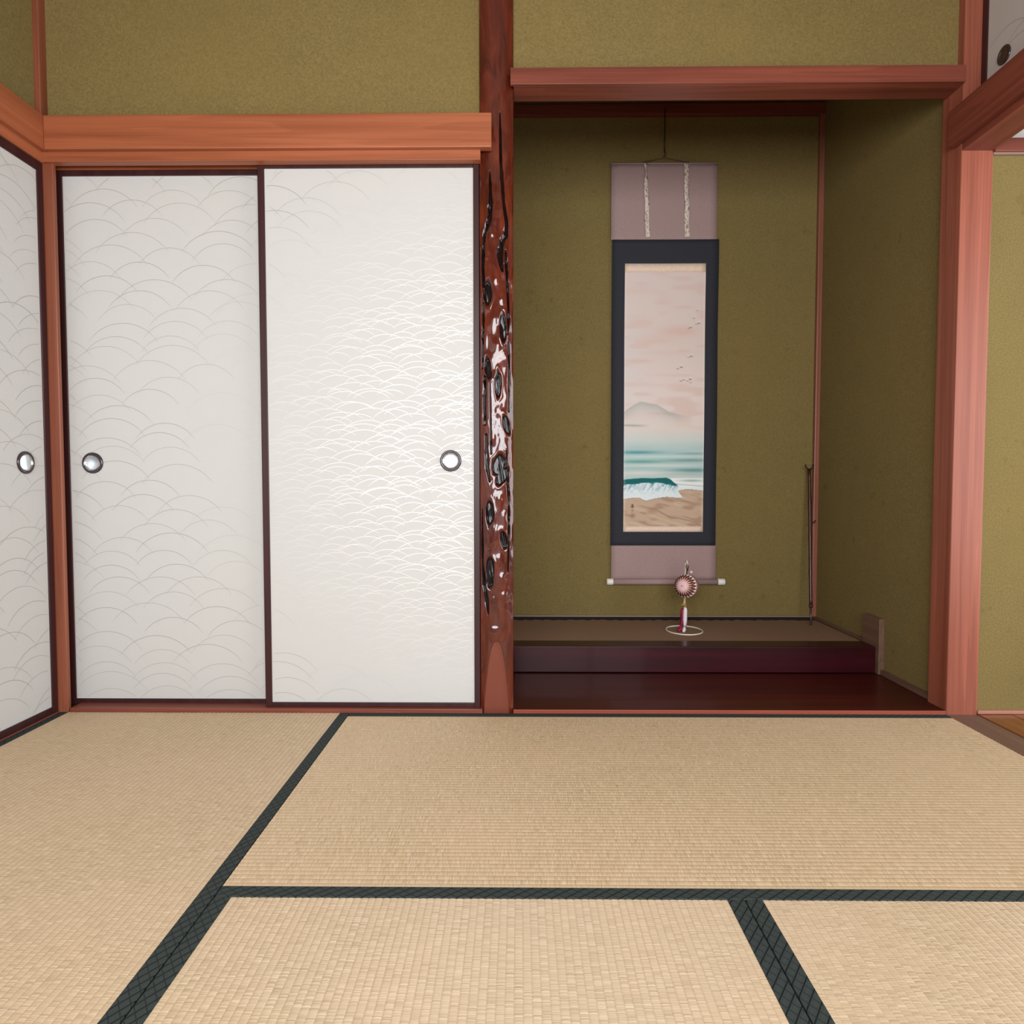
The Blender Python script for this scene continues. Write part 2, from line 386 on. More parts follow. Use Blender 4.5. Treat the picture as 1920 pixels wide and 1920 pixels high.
# ---------------------------------------------------------------- sliding doors with wave print
def arc_ribbons(arcs, place, clip):
    V, Fc, Cc = [], [], []
    for ai, (cx, cz, r, half, wd, c, a) in enumerate(arcs):
        n = 18; prev = None; lift = (ai % 97) * 3e-6
        for i in range(n + 1):
            t = -half + 2 * half * i / n; s = math.sin(t); q = math.cos(t)
            x, z = cx + r * s, cz + r * q
            if not (clip[0] < x < clip[1] and clip[2] < z < clip[3]): prev = None; continue
            ed = 1 - abs(t / half) ** 4 * .6; h = wd / 2 * (.6 + .4 * ed)
            k = len(V); V += [place(x - h * s, z - h * q, lift), place(x + h * s, z + h * q, lift)]
            col = [PAPER[j] + (c[j] - PAPER[j]) * a * ed for j in range(3)]; Cc += [col, col]
            if prev is not None: Fc.append((prev, k, k + 1, prev + 1))
            prev = k
    return V, Fc, Cc
def set_col(o, Cc, name='col'):
    at = o.data.color_attributes.new(name=name, type='FLOAT_COLOR', domain='POINT')
    a = np.ones((len(Cc), 4), np.float32); a[:, :3] = np.asarray(Cc, np.float32); at.data.foreach_set('color', a.ravel())
def sst(e0, e1, x):
    t = min(1, max(0, (x - e0) / (e1 - e0))); return t * t * (3 - 2 * t)
def gray_arcs(x0, x1, z0, z1, seed, mask):
    r_ = random.Random(seed); L = []; z = z0 - .08; row = 0
    while z < z1 + .05:
        x = x0 - .1 + r_.random() * .12
        while x < x1 + .12:
            hw = .105 + r_.uniform(-.012, .018); half = .98; r = hw / math.sin(half)
            px, pz = x + r_.uniform(-.03, .03), z + r_.uniform(-.012, .012)
            a = mask(px, pz)
            if a > .04 and r_.random() < .93: L.append((px, pz - r, r, half, .0013, (.29, .275, .245), a * r_.uniform(.6, 1.0)))
            x += .17 + r_.uniform(-.02, .06)
        z += .047; row += 1
    return L
def rr_(x, z): return math.hypot((x + .10) / .82, (z - .88) / (.86 if z > .88 else .82))
def white_arcs(x0, x1, z0, z1, seed):
    r_ = random.Random(seed); L = []; z = z0
    while z < z1:
        x = x0 - .1 + r_.random() * .06
        while x < x1 + .1:
            px, pz = x + r_.uniform(-.025, .025), z + r_.uniform(-.010, .010)
            d = rr_(px, pz); a = min(1, max(0, 1.12 - 1.05 * d)) ** 1.15
            if a > .03:
                hw = .060 + r_.uniform(-.018, .024); half = r_.uniform(.58, .80); r = hw / math.sin(half)
                L.append((px, pz - r, r, half, .0015 + .0012 * a, (.98, .98, .97), min(1, a * 1.15)))
            x += .080 + r_.uniform(-.03, .035)
        z += .0200
    return L
def pull(parent, c, axis, sgn):
    # axis: normal axis; sgn: direction in which the door faces
    pr = [(.0345, 0), (.0345, .003), (.0325, .005), (.0275, .005), (.0262, .003)]
    ds = [(.0262, .0042), (.0256, .0030), (.0240, .0012), (.021, .0005), (.0001, .0003)]
    f = lambda L: [(r, h * sgn) for r, h in L]
    V, Fc = lathe(f(pr), c, axis); o = mesh('pull_rim', V, Fc, M_ring, parent, True)
    V, Fc = lathe(f(ds), c, axis); mesh('pull_dish', V, Fc, M_dish, o, True)
def sliding_door(name, x0, x1, y, z0, z1, px0, px1, pz0, pz1, pullx, pullz, arcs):
    d = thing(name, ((x0 + x1) / 2, y, z0), kind='structure')
    boxes('stile', [(x0, px0, y, y + .028, z0, z1)], M_frame, d); boxes('stile', [(px1, x1, y, y + .028, z0, z1)], M_frame, d)
    boxes('rail', [(px0, px1, y, y + .028, z0, pz0)], M_frame, d); boxes('rail', [(px0, px1, y, y + .028, pz1, z1)], M_frame, d)
    boxes('paper_panel', [(px0, px1, y + .004, y + .024, pz0, pz1)], M_paper, d, 0)
    V, Fc, Cc = arc_ribbons(arcs, lambda a, b, e: (a, y + .0037 - e, b), (px0, px1, pz0, pz1))
    o = mesh('wave_print', V, Fc, M_print, d); set_col(o, Cc); o['kind'] = 'stuff'
    pull(d, (pullx, y + .0030, pullz), 'Y', -1)
grayB = gray_arcs(-1.5, -.12, 0, 1.8, 3, lambda x, z: sst(1.0, 1.25, rr_(x, z)) * .95)
whiteB = white_arcs(-1.5, -.1, .02, 1.75, 5)
sliding_door('door_1', -1.503, -.806, .055, .006, 1.768, -1.480, -.842, .0265, 1.746, -1.4045, .8157, grayB + [q[:4] + (q[4] * .8, q[5], q[6] * .9) for q in whiteB])
sliding_door('door_2', -.8275, -.1205, .020, .0128, 1.767, -.8065, -.1395, .0275, 1.7505, -.2145, .8206, grayB + whiteB)
# left wall door (its near part is cut by the frame of the picture)
d = thing('door_3', (-1.505, -.48, .003), kind='structure')
xx = -1.5005; t_ = .028
boxes('stile', [(xx - t_, xx, -.0265, -.0025, .003, 1.757)], M_frame, d); boxes('stile', [(xx - t_, xx, -.955, -.935, .003, 1.757)], M_frame, d)
boxes('rail', [(xx - t_, xx, -.935, -.0265, .003, .0255)], M_frame, d); boxes('rail', [(xx - t_, xx, -.935, -.0265, 1.7275, 1.757)], M_frame, d)
boxes('paper_panel', [(xx - t_ + .004, xx - .004, -.935, -.0265, .0255, 1.7275)], M_paper, d, 0)
V, Fc, Cc = arc_ribbons(gray_arcs(-.95, 0, 0, 1.8, 11, lambda x, z: .95), lambda a, b, e: (xx - .0037 + e, a, b), (-.935, -.0265, .0255, 1.7275))
o = mesh('wave_print', V, [f[::-1] for f in Fc], M_print, d); set_col(o, Cc); o['kind'] = 'stuff'
pull(d, (xx - .0033, -.1085, .8115), 'X', 1)
for i, y0 in enumerate((-.94, -1.87, -2.8)):
    d = thing('door_%d' % (5 + i), (-1.53, y0 - .47, .003), kind='structure')
    boxes('stile', [(-1.558, -1.531, y0 - .02, y0, .003, 1.757)], M_frame, d); boxes('stile', [(-1.558, -1.531, y0 - .95, y0 - .93, .003, 1.757)], M_frame, d)
    boxes('rail', [(-1.558, -1.531, y0 - .93, y0 - .02, .003, .0255)], M_frame, d); boxes('rail', [(-1.558, -1.531, y0 - .93, y0 - .02, 1.7275, 1.757)], M_frame, d)
    boxes('paper_panel', [(-1.555, -1.535, y0 - .93, y0 - .02, .0255, 1.7275)], M_paper, d, 0)
# small cupboard door above the veranda rail
d = thing('door_4', (1.45, -.45, 1.93), kind='structure')
boxes('stile', [(1.44, 1.468, -.024, -.001, 1.93, 2.35)], M_frame, d); boxes('stile', [(1.44, 1.468, -.90, -.88, 1.93, 2.35)], M_frame, d)
boxes('rail', [(1.44, 1.468, -.88, -.024, 1.93, 1.948)], M_frame, d); boxes('rail', [(1.44, 1.468, -.88, -.024, 2.33, 2.35)], M_frame, d)
boxes('paper_panel', [(1.444, 1.464, -.88, -.024, 1.948, 2.33)], M_paperR, d, 0)
L = []
for i in range(26):
    z = 1.90 + i * .018 + rnd.uniform(-.008, .008); y = -.05 - rnd.random() * .8; hw = rnd.uniform(.08, .14); r = hw / math.sin(.8)
    L.append((y, z - r, r, .8, .0014, (.13, .11, .10), .7))
V, Fc, Cc = arc_ribbons(L, lambda a, b, e: (1.4437 - e, a, b), (-.88, -.024, 1.948, 2.33))
o = mesh('wave_print', V, Fc, M_print, d); set_col(o, Cc); o['kind'] = 'stuff'
V, Fc = lathe([(.026, 0), (.026, -.003), (.023, -.004), (.0185, -.002)], (1.4438, -.0945, 2.0145), 'X'); o = mesh('pull_rim', V, Fc, M_ring, d, True)
V, Fc = lathe([(.0188, -.003), (.0175, -.0016), (.012, -.0008), (.0001, -.0004)], (1.4438, -.0945, 2.0145), 'X'); mesh('pull_dish', V, Fc, M_cup, o, True)

# ---------------------------------------------------------------- carved, lacquered alcove post
def vnoise(x, y, seed):
    rs = np.random.RandomState(seed); T = rs.rand(256, 256)
    xi = np.floor(x).astype(int); yi = np.floor(y).astype(int); fx = x - xi; fy = y - yi
    fx = fx * fx * (3 - 2 * fx); fy = fy * fy * (3 - 2 * fy)
    g = lambda a, b: T[a % 256, b % 256]
    return (g(xi, yi) * (1 - fx) + g(xi + 1, yi) * fx) * (1 - fy) + (g(xi, yi + 1) * (1 - fx) + g(xi + 1, yi + 1) * fx) * fy
GROOVES = [[(.609, 1.91, .016), (.62, 1.829, .033), (.631, 1.763, .041), (.674, 1.697, .049), (.702, 1.648, .045), (.761, 1.598, .049), (.806, 1.565, .057), (.774, 1.532, .069), (.68, 1.516, .069), (.617, 1.491, .081), (.6, 1.466, .089), (.63, 1.441, .073), (.675, 1.421, .033)],
 [(.771, 1.486, .016), (.785, 1.449, .041), (.814, 1.399, .033), (.842, 1.333, .033), (.855, 1.266, .033), (.838, 1.224, .024)],
 [(.308, 1.73, .016), (.321, 1.689, .041), (.332, 1.631, .057), (.314, 1.599, .065), (.235, 1.565, .073), (.156, 1.541, .065), (.122, 1.499, .049), (.101, 1.433, .049), (.128, 1.375, .049)],
 [(.108, 1.324, .024), (.119, 1.266, .033), (.098, 1.199, .033), (.076, 1.115, .024)],
 [(.852, 1.198, .024), (.88, 1.098, .033), (.859, .979, .024)], [(.153, 1.089, .041), (.145, .996, .057), (.157, .937, .041)],
 [(.309, 1.072, .016), (.318, .963, .024), (.342, .844, .024)], [(.186, .903, .033), (.198, .844, .049), (.226, .792, .057), (.287, .755, .033)],
 [(.833, .75, .033), (.863, .69, .033), (.859, .604, .033), (.837, .458, .016)],
 [(.071, .664, .016), (.064, .57, .033), (.073, .483, .041), (.132, .414, .057), (.21, .362, .057), (.24, .324, .024)],
 [(.79, .852, .016), (.819, .792, .033), (.833, .75, .033)]]
KNOTS = [(.235, 1.354, .146, .0391, 0), (.697, 1.242, .098, .0442, 0), (.249, 1.115, .098, .034, .12), (.546, 1.064, .106, .0408, 0), (.793, .934, .098, .034, .25), (.563, .806, .195, .0374, -.2), (.657, .77, .163, .034, -.5), (.296, .652, .122, .0425, 0), (.712, .566, .106, .0306, .2), (.299, .461, .13, .051, 0)]
BUMPS = [(.703, .385, .146, .0153), (.407, .371, .081, .0136), (.434, .275, .163, .0102), (.503, 1.399, .098, .0204), (.553, 1.182, .114, .0272), (.655, 1.333, .098, .017), (.417, 1.266, .13, .034), (.541, .979, .098, .0204), (.393, .895, .098, .0238), (.589, .698, .114, .0204), (.454, .587, .114, .0272), (.578, .501, .114, .0204), (.656, .44, .081, .0153), (.228, 1.466, .081, .0136), (.388, 1.54, .081, .0136), (.286, 1.631, .065, .0136), (.453, 1.845, .098, .0238), (.751, 1.714, .081, .034), (.541, 2.057, .098, .034), (.657, 1.959, .081, .0238)]
PX0, PW = -.119, .1075
def post():
    t = thing('carved_post', (PX0 + PW / 2, .05, -.055), 'glossy red-brown post with dark carved grooves and knots, left of the alcove', 'post')
    nf, zt = 96, 2.62
    zs = np.concatenate([np.linspace(-.055, .02, 6), np.linspace(.022, 2.0, 1250), np.linspace(2.005, 2.3, 60), [2.45, zt]])
    f = np.linspace(0, 1, nf); Fg, Zg = np.meshgrid(f, zs)
    x_ = Fg * PW; dark = np.zeros_like(Fg); lip = np.zeros_like(Fg)
    for g in GROOVES:
        dmin = np.full_like(Fg, 9.)
        for (a, b) in zip(g[:-1], g[1:]):
            ax, az, ar = a[0] * PW, a[1], a[2] * PW; bx, bz, br = b[0] * PW, b[1], b[2] * PW
            dx, dz = bx - ax, bz - az; tt = np.clip(((x_ - ax) * dx + (Zg - az) * dz) / (dx * dx + dz * dz), 0, 1)
            dd = np.hypot(x_ - ax - dx * tt, Zg - az - dz * tt) / (ar + (br - ar) * tt); dmin = np.minimum(dmin, dd)
        dmin = dmin * (.8 + .5 * vnoise(Fg * 9 + g[0][1] * 7, Zg * 55, 8))
        dark = np.maximum(dark, np.clip(1.35 - dmin, 0, 1))
    for (a, b, ra, rb, th) in KNOTS:
        dx, dz = (Fg - a) * PW, Zg - b; c, s = math.cos(th), math.sin(th)
        X, Z = dx * c + dz * s, -dx * s + dz * c; dd = np.hypot(X / (ra * PW), Z / rb)
        dd = dd * (.88 + .26 * vnoise(Fg * 11 + b * 5, Zg * 45, 21)); dark = np.maximum(dark, np.clip((1.12 - dd) * 3.2, 0, 1)); lip = lip + np.exp(-((dd - 1.3) / .2) ** 2)
    depth = np.zeros_like(Fg)
    depth += dark ** 1.2 * .0065
    depth += dark * (vnoise(Fg * 26 + Zg * 30, Zg * 14, 4) - .5) * .0055 - np.clip(lip, 0, 1) * .0012 * (1 - dark)
    lively = np.clip((2.1 - Zg) / .5, .15, 1) * np.clip((Zg - .28) / .1, 0, 1)
    und = (vnoise(Fg * 4.2, Zg * 17, 1) - .5) * .0042 + (vnoise(Fg * 7 + 3, Zg * 36, 2) - .5) * .0022
    depth -= und * lively
    for (a, b, ra, rb) in BUMPS: depth -= .0028 * np.exp(-(((Fg - a) / ra) ** 2 + ((Zg - b) / rb) ** 2) * 1.3)
    rnd_ = .017 * np.abs(2 * Fg - 1) ** 3.2
    edge = np.minimum(Fg, 1 - Fg); depth *= np.clip(edge / .06, 0, 1)
    y = .003 + rnd_ + depth
    # planed tongue at the foot
    hw = .385 * np.sqrt(np.clip((.235 - Zg) / .235, 0, 1) ** .75); fm = (np.abs(Fg - .49) < hw) & (Zg < .235)
    y = np.where(fm, .0125, y)
    V = []; n = nf + 2
    for j in range(len(zs)):
        V.append((PX0, .10, zs[j]))
        for i in range(nf): V.append((PX0 + f[i] * PW, y[j, i], zs[j]))
        V.append((PX0 + PW, .10, zs[j]))
    Fc = [(j * n + i, j * n + i + 1, (j + 1) * n + i + 1, (j + 1) * n + i) for j in range(len(zs) - 1) for i in range(n - 1)]
    m = MT('lacquered_burl', .22, .5, 1, .04)
    a = m.n('ShaderNodeAttribute', attribute_name='mask'); sp = m.n('ShaderNodeSeparateColor'); m.l(a.outputs[0], sp.inputs[0])
    g = m.noise(m.coords((22, 22, 5)), 1.4, 4, .6, .8)
    c = m.ramp(g, [(.3, (.044, .0055, .003)), (.55, (.095, .0135, .0055)), (.8, (.17, .030, .010))])
    c = m.mix(sp.outputs[0], c, (.006, .003, .0035)); c = m.mix(m.math('MULTIPLY', sp.outputs[1], .85), c, (.19, .048, .026)); m.col(c)
    m.l(m.math('MULTIPLY_ADD', sp.outputs[1], .3, .22), m.b.inputs['Roughness'])
    m.l(m.math('MULTIPLY_ADD', sp.outputs[0], -.55, m.math('MULTIPLY_ADD', sp.outputs[1], -.75, 1.0)), m.b.inputs['Coat Weight'])
    m.l(m.math('MULTIPLY_ADD', sp.outputs[0], -.10, .22), m.b.inputs['Specular IOR Level'])
    o = mesh('shaft', V, Fc, m.m, t, True)
    cc = np.zeros((len(V), 3)); k = 0
    dk = np.clip(dark * 1.5, 0, 1); A = np.zeros((len(zs), n, 3)); A[:, 1:-1, 0] = dk; A[:, 1:-1, 1] = fm
    set_col(o, A.reshape(-1, 3), 'mask')
post()

# ---------------------------------------------------------------- alcove floor, step and mat
bd = thing('alcove_floor_board', (.68, .21, -.055), 'polished dark red floorboard in front of the raised alcove step', 'board')
boxes('board', [(-.0115, 1.396, .004, .4215, -.055, .0112)], M_board, bd, .001)
boxes('front_strip', [(-.0115, 1.3875, .0, .004, -.055, .0118)], M_edge, bd, .0008)
st = thing('alcove_step', (.68, .47, .0125), 'dark wine-lacquered step beam along the front of the raised alcove floor', 'step')
boxes('beam', [(-.03, 1.387, .421, .516, .0125, .1165)], M_step, st, .004)
struct('floor_alcove', [(-.03, 1.3975, .517, 1.0, .0125, .1045), (-.03, 1.3975, .992, 1.0, .1045, .1165)], M_dark, 0)  # base and added rear strip coloured near-black to paint shade under the skirting
wb = thing('wall_end_board', (1.4, .465, .0125), 'small upright brown board against the alcove right wall at the step end', 'board')
boxes('board', [(1.3885, 1.41, .403, .525, .0125, .2275)], M_greyY, wb, .0015)
# thin rush mat, its rear edge uneven
am = thing('alcove_mat', (.68, .75, .1045), 'thin dark rush mat covering the raised alcove floor', 'mat')
n = 90; V = []
for i in range(n + 1):
    x = -.025 + (1.395 + .025) * i / n
    yb = .955 + .008 * math.sin(i * 1.9) + rnd.uniform(-.006, .006); yf = .519 + (rnd.uniform(0, .006) if i < 14 else 0)
    V += [(x, yf, .1045), (x, yf, .1085), (x, yb, .1085), (x, yb, .1045)]
Fc = []
for i in range(n):
    a, b = 4 * i, 4 * i + 4
    for k in range(3): Fc.append((a + k, b + k, b + k + 1, a + k + 1))
mesh('rush_surface', V, Fc, M_usu, am)

# ---------------------------------------------------------------- hanging scroll
YS = .985
sc = thing('hanging_scroll', (.685, YS, .28), 'tall hanging scroll with a seascape painting, framed in charcoal and mauve silk', 'scroll')
def sheet(name, x0, x1, z0, z1, mat, off, nx=14, parent=sc, th=.0012):
    nz = max(2, int((z1 - z0) / .02)); V = []
    for s in (0, 1):
        for j in range(nz + 1):
            for i in range(nx + 1):
                x = x0 + (x1 - x0) * i / nx; z = z0 + (z1 - z0) * j / nz; u = (x - .684) / .247
                y = YS + .0015 * math.sin(z * 5.1 + .6) + .0022 * u * u * math.sin(z * 9 + 1) - off + s * th
                V.append((x, y, z))
    N = (nx + 1) * (nz + 1); Fc = []
    for j in range(nz):
        for i in range(nx):
            a = j * (nx + 1) + i; q = (a, a + 1, a + nx + 2, a + nx + 1); Fc.append(q); Fc.append(tuple(k + N for k in q)[::-1])
    e = [i for i in range(nx + 1)] + [j * (nx + 1) + nx for j in range(1, nz + 1)] + [nz * (nx + 1) + i for i in range(nx - 1, -1, -1)] + [j * (nx + 1) for j in range(nz - 1, 0, -1)]
    for a, b in zip(e, e[1:] + e[:1]): Fc.append((a, a + N, b + N, b))
    return mesh(name, V, Fc, mat, parent, True)
sheet('upper_silk', .4335, .922, 1.873, 2.2205, M_mauve, .0)
sheet('lower_silk', .443, .936, .295, .4595, M_mauve, .0)
sheet('silk_surround', .439, .932, .457, 1.876, M_navy, .0012)
sheet('brocade_strip', .4985, .8725, 1.7265, 1.7665, M_gold, .0024)
sheet('brocade_strip', .4985, .8725, .5215, .548, M_gold, .0024)
def paint():
    nx, nz = 150, 470
    u = np.linspace(0, 1, nx + 1); v = np.linspace(0, 1, nz + 1); Ug, Vg = np.meshgrid(u, v)
    X = 1170 + 150 * Ug; Y = 511 + 476 * Vg
    def mixc(a, c, m): return a * (1 - m[..., None]) + np.array(c, float) * m[..., None]
    def ss(a, b, x): t = np.clip((x - a) / (b - a), 0, 1); return t * t * (3 - 2 * t)
    def blob(cx, cy, rx, ry, s=1): return s * np.exp(-(((X - cx) / rx) ** 2 + ((Y - cy) / ry) ** 2))
    def poly(pts, x): return np.interp(x, [p[0] for p in pts], [p[1] for p in pts])
    nA = vnoise(X / 40, Y / 9, 1); nB = vnoise(X / 9, Y / 3, 2); nC = vnoise(X / 3, Y / 2, 3)
    c = np.ones(X.shape + (3,)) * np.array((209, 190, 181.))
    c = mixc(c, (216, 198, 190), ss(640, 760, Y)); c = mixc(c, (203, 199, 194), .45 * ss(1235, 1175, X) * ss(560, 640, Y) * ss(800, 700, Y))
    c = mixc(c, (206, 176, 164), .55 * ss(.5, .85, nA)); 
    for b in ((1270, 620, 38, 10, .5), (1225, 635, 50, 9, .3), (1190, 545, 40, 6, .3), (1195, 594, 25, 5, .25), (1240, 660, 60, 5, .2), (1190, 675, 30, 6, .25)): c = mixc(c, (206, 170, 156), blob(*b))
    top = poly([(1170, 771), (1180, 763), (1190, 757), (1200, 751.5), (1210, 752.5), (1218, 755), (1232, 757), (1245, 765), (1255, 771), (1270, 775), (1290, 779), (1320, 790)], X)
    m = ss(-.6, .8, Y - top) * np.exp(-np.clip(Y - top, 0, 99) / 13) * ss(1300, 1255, X); c = mixc(c, (160, 166, 158), m * .75)
    c = mixc(c, (214, 201, 190), ss(775, 800, Y) * ss(860, 810, Y) * .6)
    isl = np.exp(-((Y - 796 - (X - 1170) * .02) / 1.9) ** 2) * ss(1224, 1190, X); c = mixc(c, (150, 158, 150), isl * .8)
    c = mixc(c, (196, 200, 193), ss(800, 825, Y)); c = mixc(c, (160, 186, 184), ss(822, 842, Y) * (.5 + .35 * nA))
    for cx, cy, rx, ry, s, col in ((1195, 847, 42, 3.2, .9, (84, 142, 142)), (1300, 849.5, 34, 2.2, .6, (115, 142, 142)), (1235, 855, 70, 2.5, .75, (190, 212, 202)), (1200, 864.5, 48, 3.2, .85, (98, 150, 138)), (1295, 862, 46, 3.0, .8, (108, 142, 136)), (1240, 872, 75, 2.6, .7, (206, 212, 200)), (1200, 877, 40, 2.2, .4, (150, 178, 168)), (1300, 881, 40, 3.8, .85, (90, 130, 128)), (1205, 886, 60, 4, .8, (214, 208, 196)), (1290, 889, 40, 2, .5, (150, 165, 155)), (1250, 892, 80, 2.5, .5, (200, 198, 184))):
        c = mixc(c, col, blob(cx, cy, rx, ry, s))
    # breaker
    crest = poly([(1170, 898.5), (1185, 897), (1205, 895.5), (1225, 896), (1250, 894.8), (1258, 898), (1266, 905), (1274, 909), (1320, 909)], X)
    lip = poly([(1170, 907), (1200, 904), (1235, 904), (1255, 906), (1266, 908), (1274, 910), (1320, 911)], X) + (nB - .5) * 5
    rt = ss(1252, 1262, X)
    c = mixc(c, (226, 226, 220), ss(894.5, 896.5, Y) * rt); c = mixc(c, (132, 152, 148), rt * blob(1298, 900.5, 22, 2.2, .8)); c = mixc(c, (120, 140, 140), rt * np.exp(-((Y - poly([(1250, 905), (1280, 908), (1320, 911)], X)) / 1.0) ** 2) * .5)
    body = ss(-.5, .5, Y - crest) * ss(1275, 1266, X); c = mixc(c, (30, 96, 96), body)
    foam = ss(0, 3, Y - lip); c = mixc(c, (214, 221, 222), foam * ((X < 1274) | (Y > 909)))
    st_ = vnoise((X + (Y - 905) * .6) / 2.6, Y / 9, 6); c = mixc(c, (92, 146, 152), body * foam * ss(924, 908, Y) * ss(.5, .75, st_) * .85); c = mixc(c, (176, 190, 200), body * foam * ss(.45, .8, vnoise(X / 5, Y / 4, 9)) * ss(934, 915, Y) * .6)
    shore = poly([(1170, 935.5), (1190, 932.5), (1201, 933), (1207, 937), (1214, 938), (1230, 934), (1240, 932.5), (1252, 931), (1270, 932.8), (1281, 932.8)], X); shore2 = poly([(1262, 932), (1273, 920), (1278, 917.5), (1295, 916.5), (1320, 919.5)], X)
    lower = np.where(X < 1281, shore, -1); sand = (Y > shore) & (X < 1282) | (X > 1272 + np.clip(Y - 920, 0, 13) * .75) & (Y > shore2); sand = sand & (Y > 915)
    sm = sand.astype(float); c = mixc(c, (186, 158, 134), sm)
    dn = vnoise(X / 30 + Y / 18, (Y - X * .25) / 6, 12); c = mixc(c, (160, 128, 106), sm * ss(.45, .85, dn) * .75); c = mixc(c, (200, 176, 150), sm * ss(.55, .9, vnoise(X / 26 + 9, (Y - X * .3) / 5, 13)) * .6)
    ridge = poly([(1215, 953), (1230, 955), (1245, 963), (1258, 970), (1275, 972), (1295, 977), (1312, 984), (1320, 986)], X)
    c = mixc(c, (150, 118, 98), sm * np.exp(-((Y - ridge) / 1.4) ** 2) * ss(1212, 1225, X) * .8); c = mixc(c, (122, 102, 90), sm * np.exp(-np.abs(Y - np.where(X < 1281, shore, shore2)) / 1.0) * .55)
    for q in ((1187, 946.5, 1.6, 1.4, .9), (1187, 950, 2.4, 1.6, .9), (1187, 957, 1.5, 1.6, .45)): c = mixc(c, (40, 30, 30), blob(*q))
    c = mixc(c, (138, 92, 78), blob(1187.5, 967, 4.5, 4.5, .6))
    for x, y, s in ((1305, 582, .3), (1299, 596, .45), (1308.5, 605.5, .8), (1304, 607, .4), (1293, 613, .7), (1290, 615, .35), (1295, 667, .8), (1290, 668.5, .35), (1276.5, 687, .9), (1270, 690, .5), (1281, 711, .55), (1276, 713, .6), (1293.5, 710, .9), (1288, 713, .4), (1294, 716, .35)):
        c = mixc(c, (70, 58, 55), blob(x, y, 2.2, .95, s)); c = mixc(c, (236, 226, 216), blob(x + .5, y - 3.2, 1.3, 1.6, s * .6))
    for j, (a, b) in enumerate(((0, 4), (146, 150))): c = mixc(c, (222, 206, 198), ss(a, a + 1, X - 1170) * ss(b, b - 1, X - 1170) * .25)
    c = c / 255.; c = np.where(c <= .04045, c / 12.92, ((c + .055) / 1.055) ** 2.4); c = np.clip(c * np.array((1.20, 1.25, 1.30)), 0, .92)
    x0, x1, z1, z0 = .4985, .8725, 1.7265, .548; V = []
    for j in range(nz + 1):
        z = z1 + (z0 - z1) * v[j]
        for i in range(nx + 1):
            x = x0 + (x1 - x0) * u[i]; q = (x - .684) / .247
            V.append((x, YS + .0015 * math.sin(z * 5.1 + .6) + .0022 * q * q * math.sin(z * 9 + 1) - .0024, z))
    n = nx + 1; Fc = [(j * n + i, (j + 1) * n + i, (j + 1) * n + i + 1, j * n + i + 1) for j in range(nz) for i in range(nx)]
    o = mesh('painting', V, Fc, M_paint, sc, True); set_col(o, c.reshape(-1, 3)); o['label'] = 'painted beach with breaking teal wave, misty mountain and small birds'
paint()
def ribbon_strip(xa, xb, w, twist):
    V = []; n = 24
    for j in range(n + 1):
        t = j / n; z = 2.221 - .336 * t; xc = xa + (xb - xa) * t + .0012 * math.sin(t * 14); h = w / 2
        a = math.radians(twist) * math.exp(-((t - .12) / .10) ** 2) + .25 * math.sin(t * 5)
        for s in (-1, 1): V.append((xc + s * h * math.cos(a), YS - .007 - .003 * math.sin(t * 3) + s * h * math.sin(a) * .7, z))
    Fc = [(2 * j, 2 * j + 1, 2 * j + 3, 2 * j + 2) for j in range(n)]
    o = mesh('hanging_ribbon', V, Fc, M_rib, sc, True); s = o.modifiers.new('s', 'SOLIDIFY'); s.thickness = .0008
ribbon_strip(.590, .601, .0205, 62); ribbon_strip(.776, .783, .0225, 0)
rod, rf = tube([(.436, YS + .002, .2845), (.946, YS + .002, .2845)], .0145, 20); ro = mesh('roller', rod, rf, M_mauve, sc, True)
for a, b in ((.4225, .437), (.945, .9785)):
    if a < .5: a, b = .4225, .4525
    V, Fc = lathe([(.0001, a), (.0125, a), (.0155, a + .003), (.0155, b - .002), (.0145, b)][:], (0, YS + .002, .2845), 'X', 24); mesh('roller_knob', V, Fc, M_ivory, ro, True)
hw_, hf_ = tube([(.4335, YS - .001, 2.2215), (.922, YS - .001, 2.2215)], .003, 8); mesh('top_rod', hw_, hf_, M_mauve, sc, True)
cp = [(.566, YS - .002, 2.2235), (.575, YS - .002, 2.2265), (.6765, YS - .002, 2.246), (.781, YS - .002, 2.2285), (.790, YS - .002, 2.2255)]
V, Fc = tube(cp, .0016, 8); mesh('hanging_cord', V, Fc, M_brz, sc, True)
hk = thing('scroll_hook', (.6765, .97, 2.25), 'thin dark hanger with a small metal hook holding the hanging scroll', 'hook')
V, Fc = tube([(.675, .972, 2.46), (.6755, .975, 2.35), (.6765, .981, 2.272)], .0024, 8); mesh('rod', V, Fc, M_iron, hk, True)
hp = [(.6765, .980, 2.275), (.6785, .976, 2.268), (.6785, .972, 2.256), (.6765, .971, 2.2475), (.6742, .974, 2.2475), (.6735, .978, 2.252)]
V, Fc = tube(hp, .0026, 8); mesh('hook_tip', V, Fc, M_brz, hk, True)

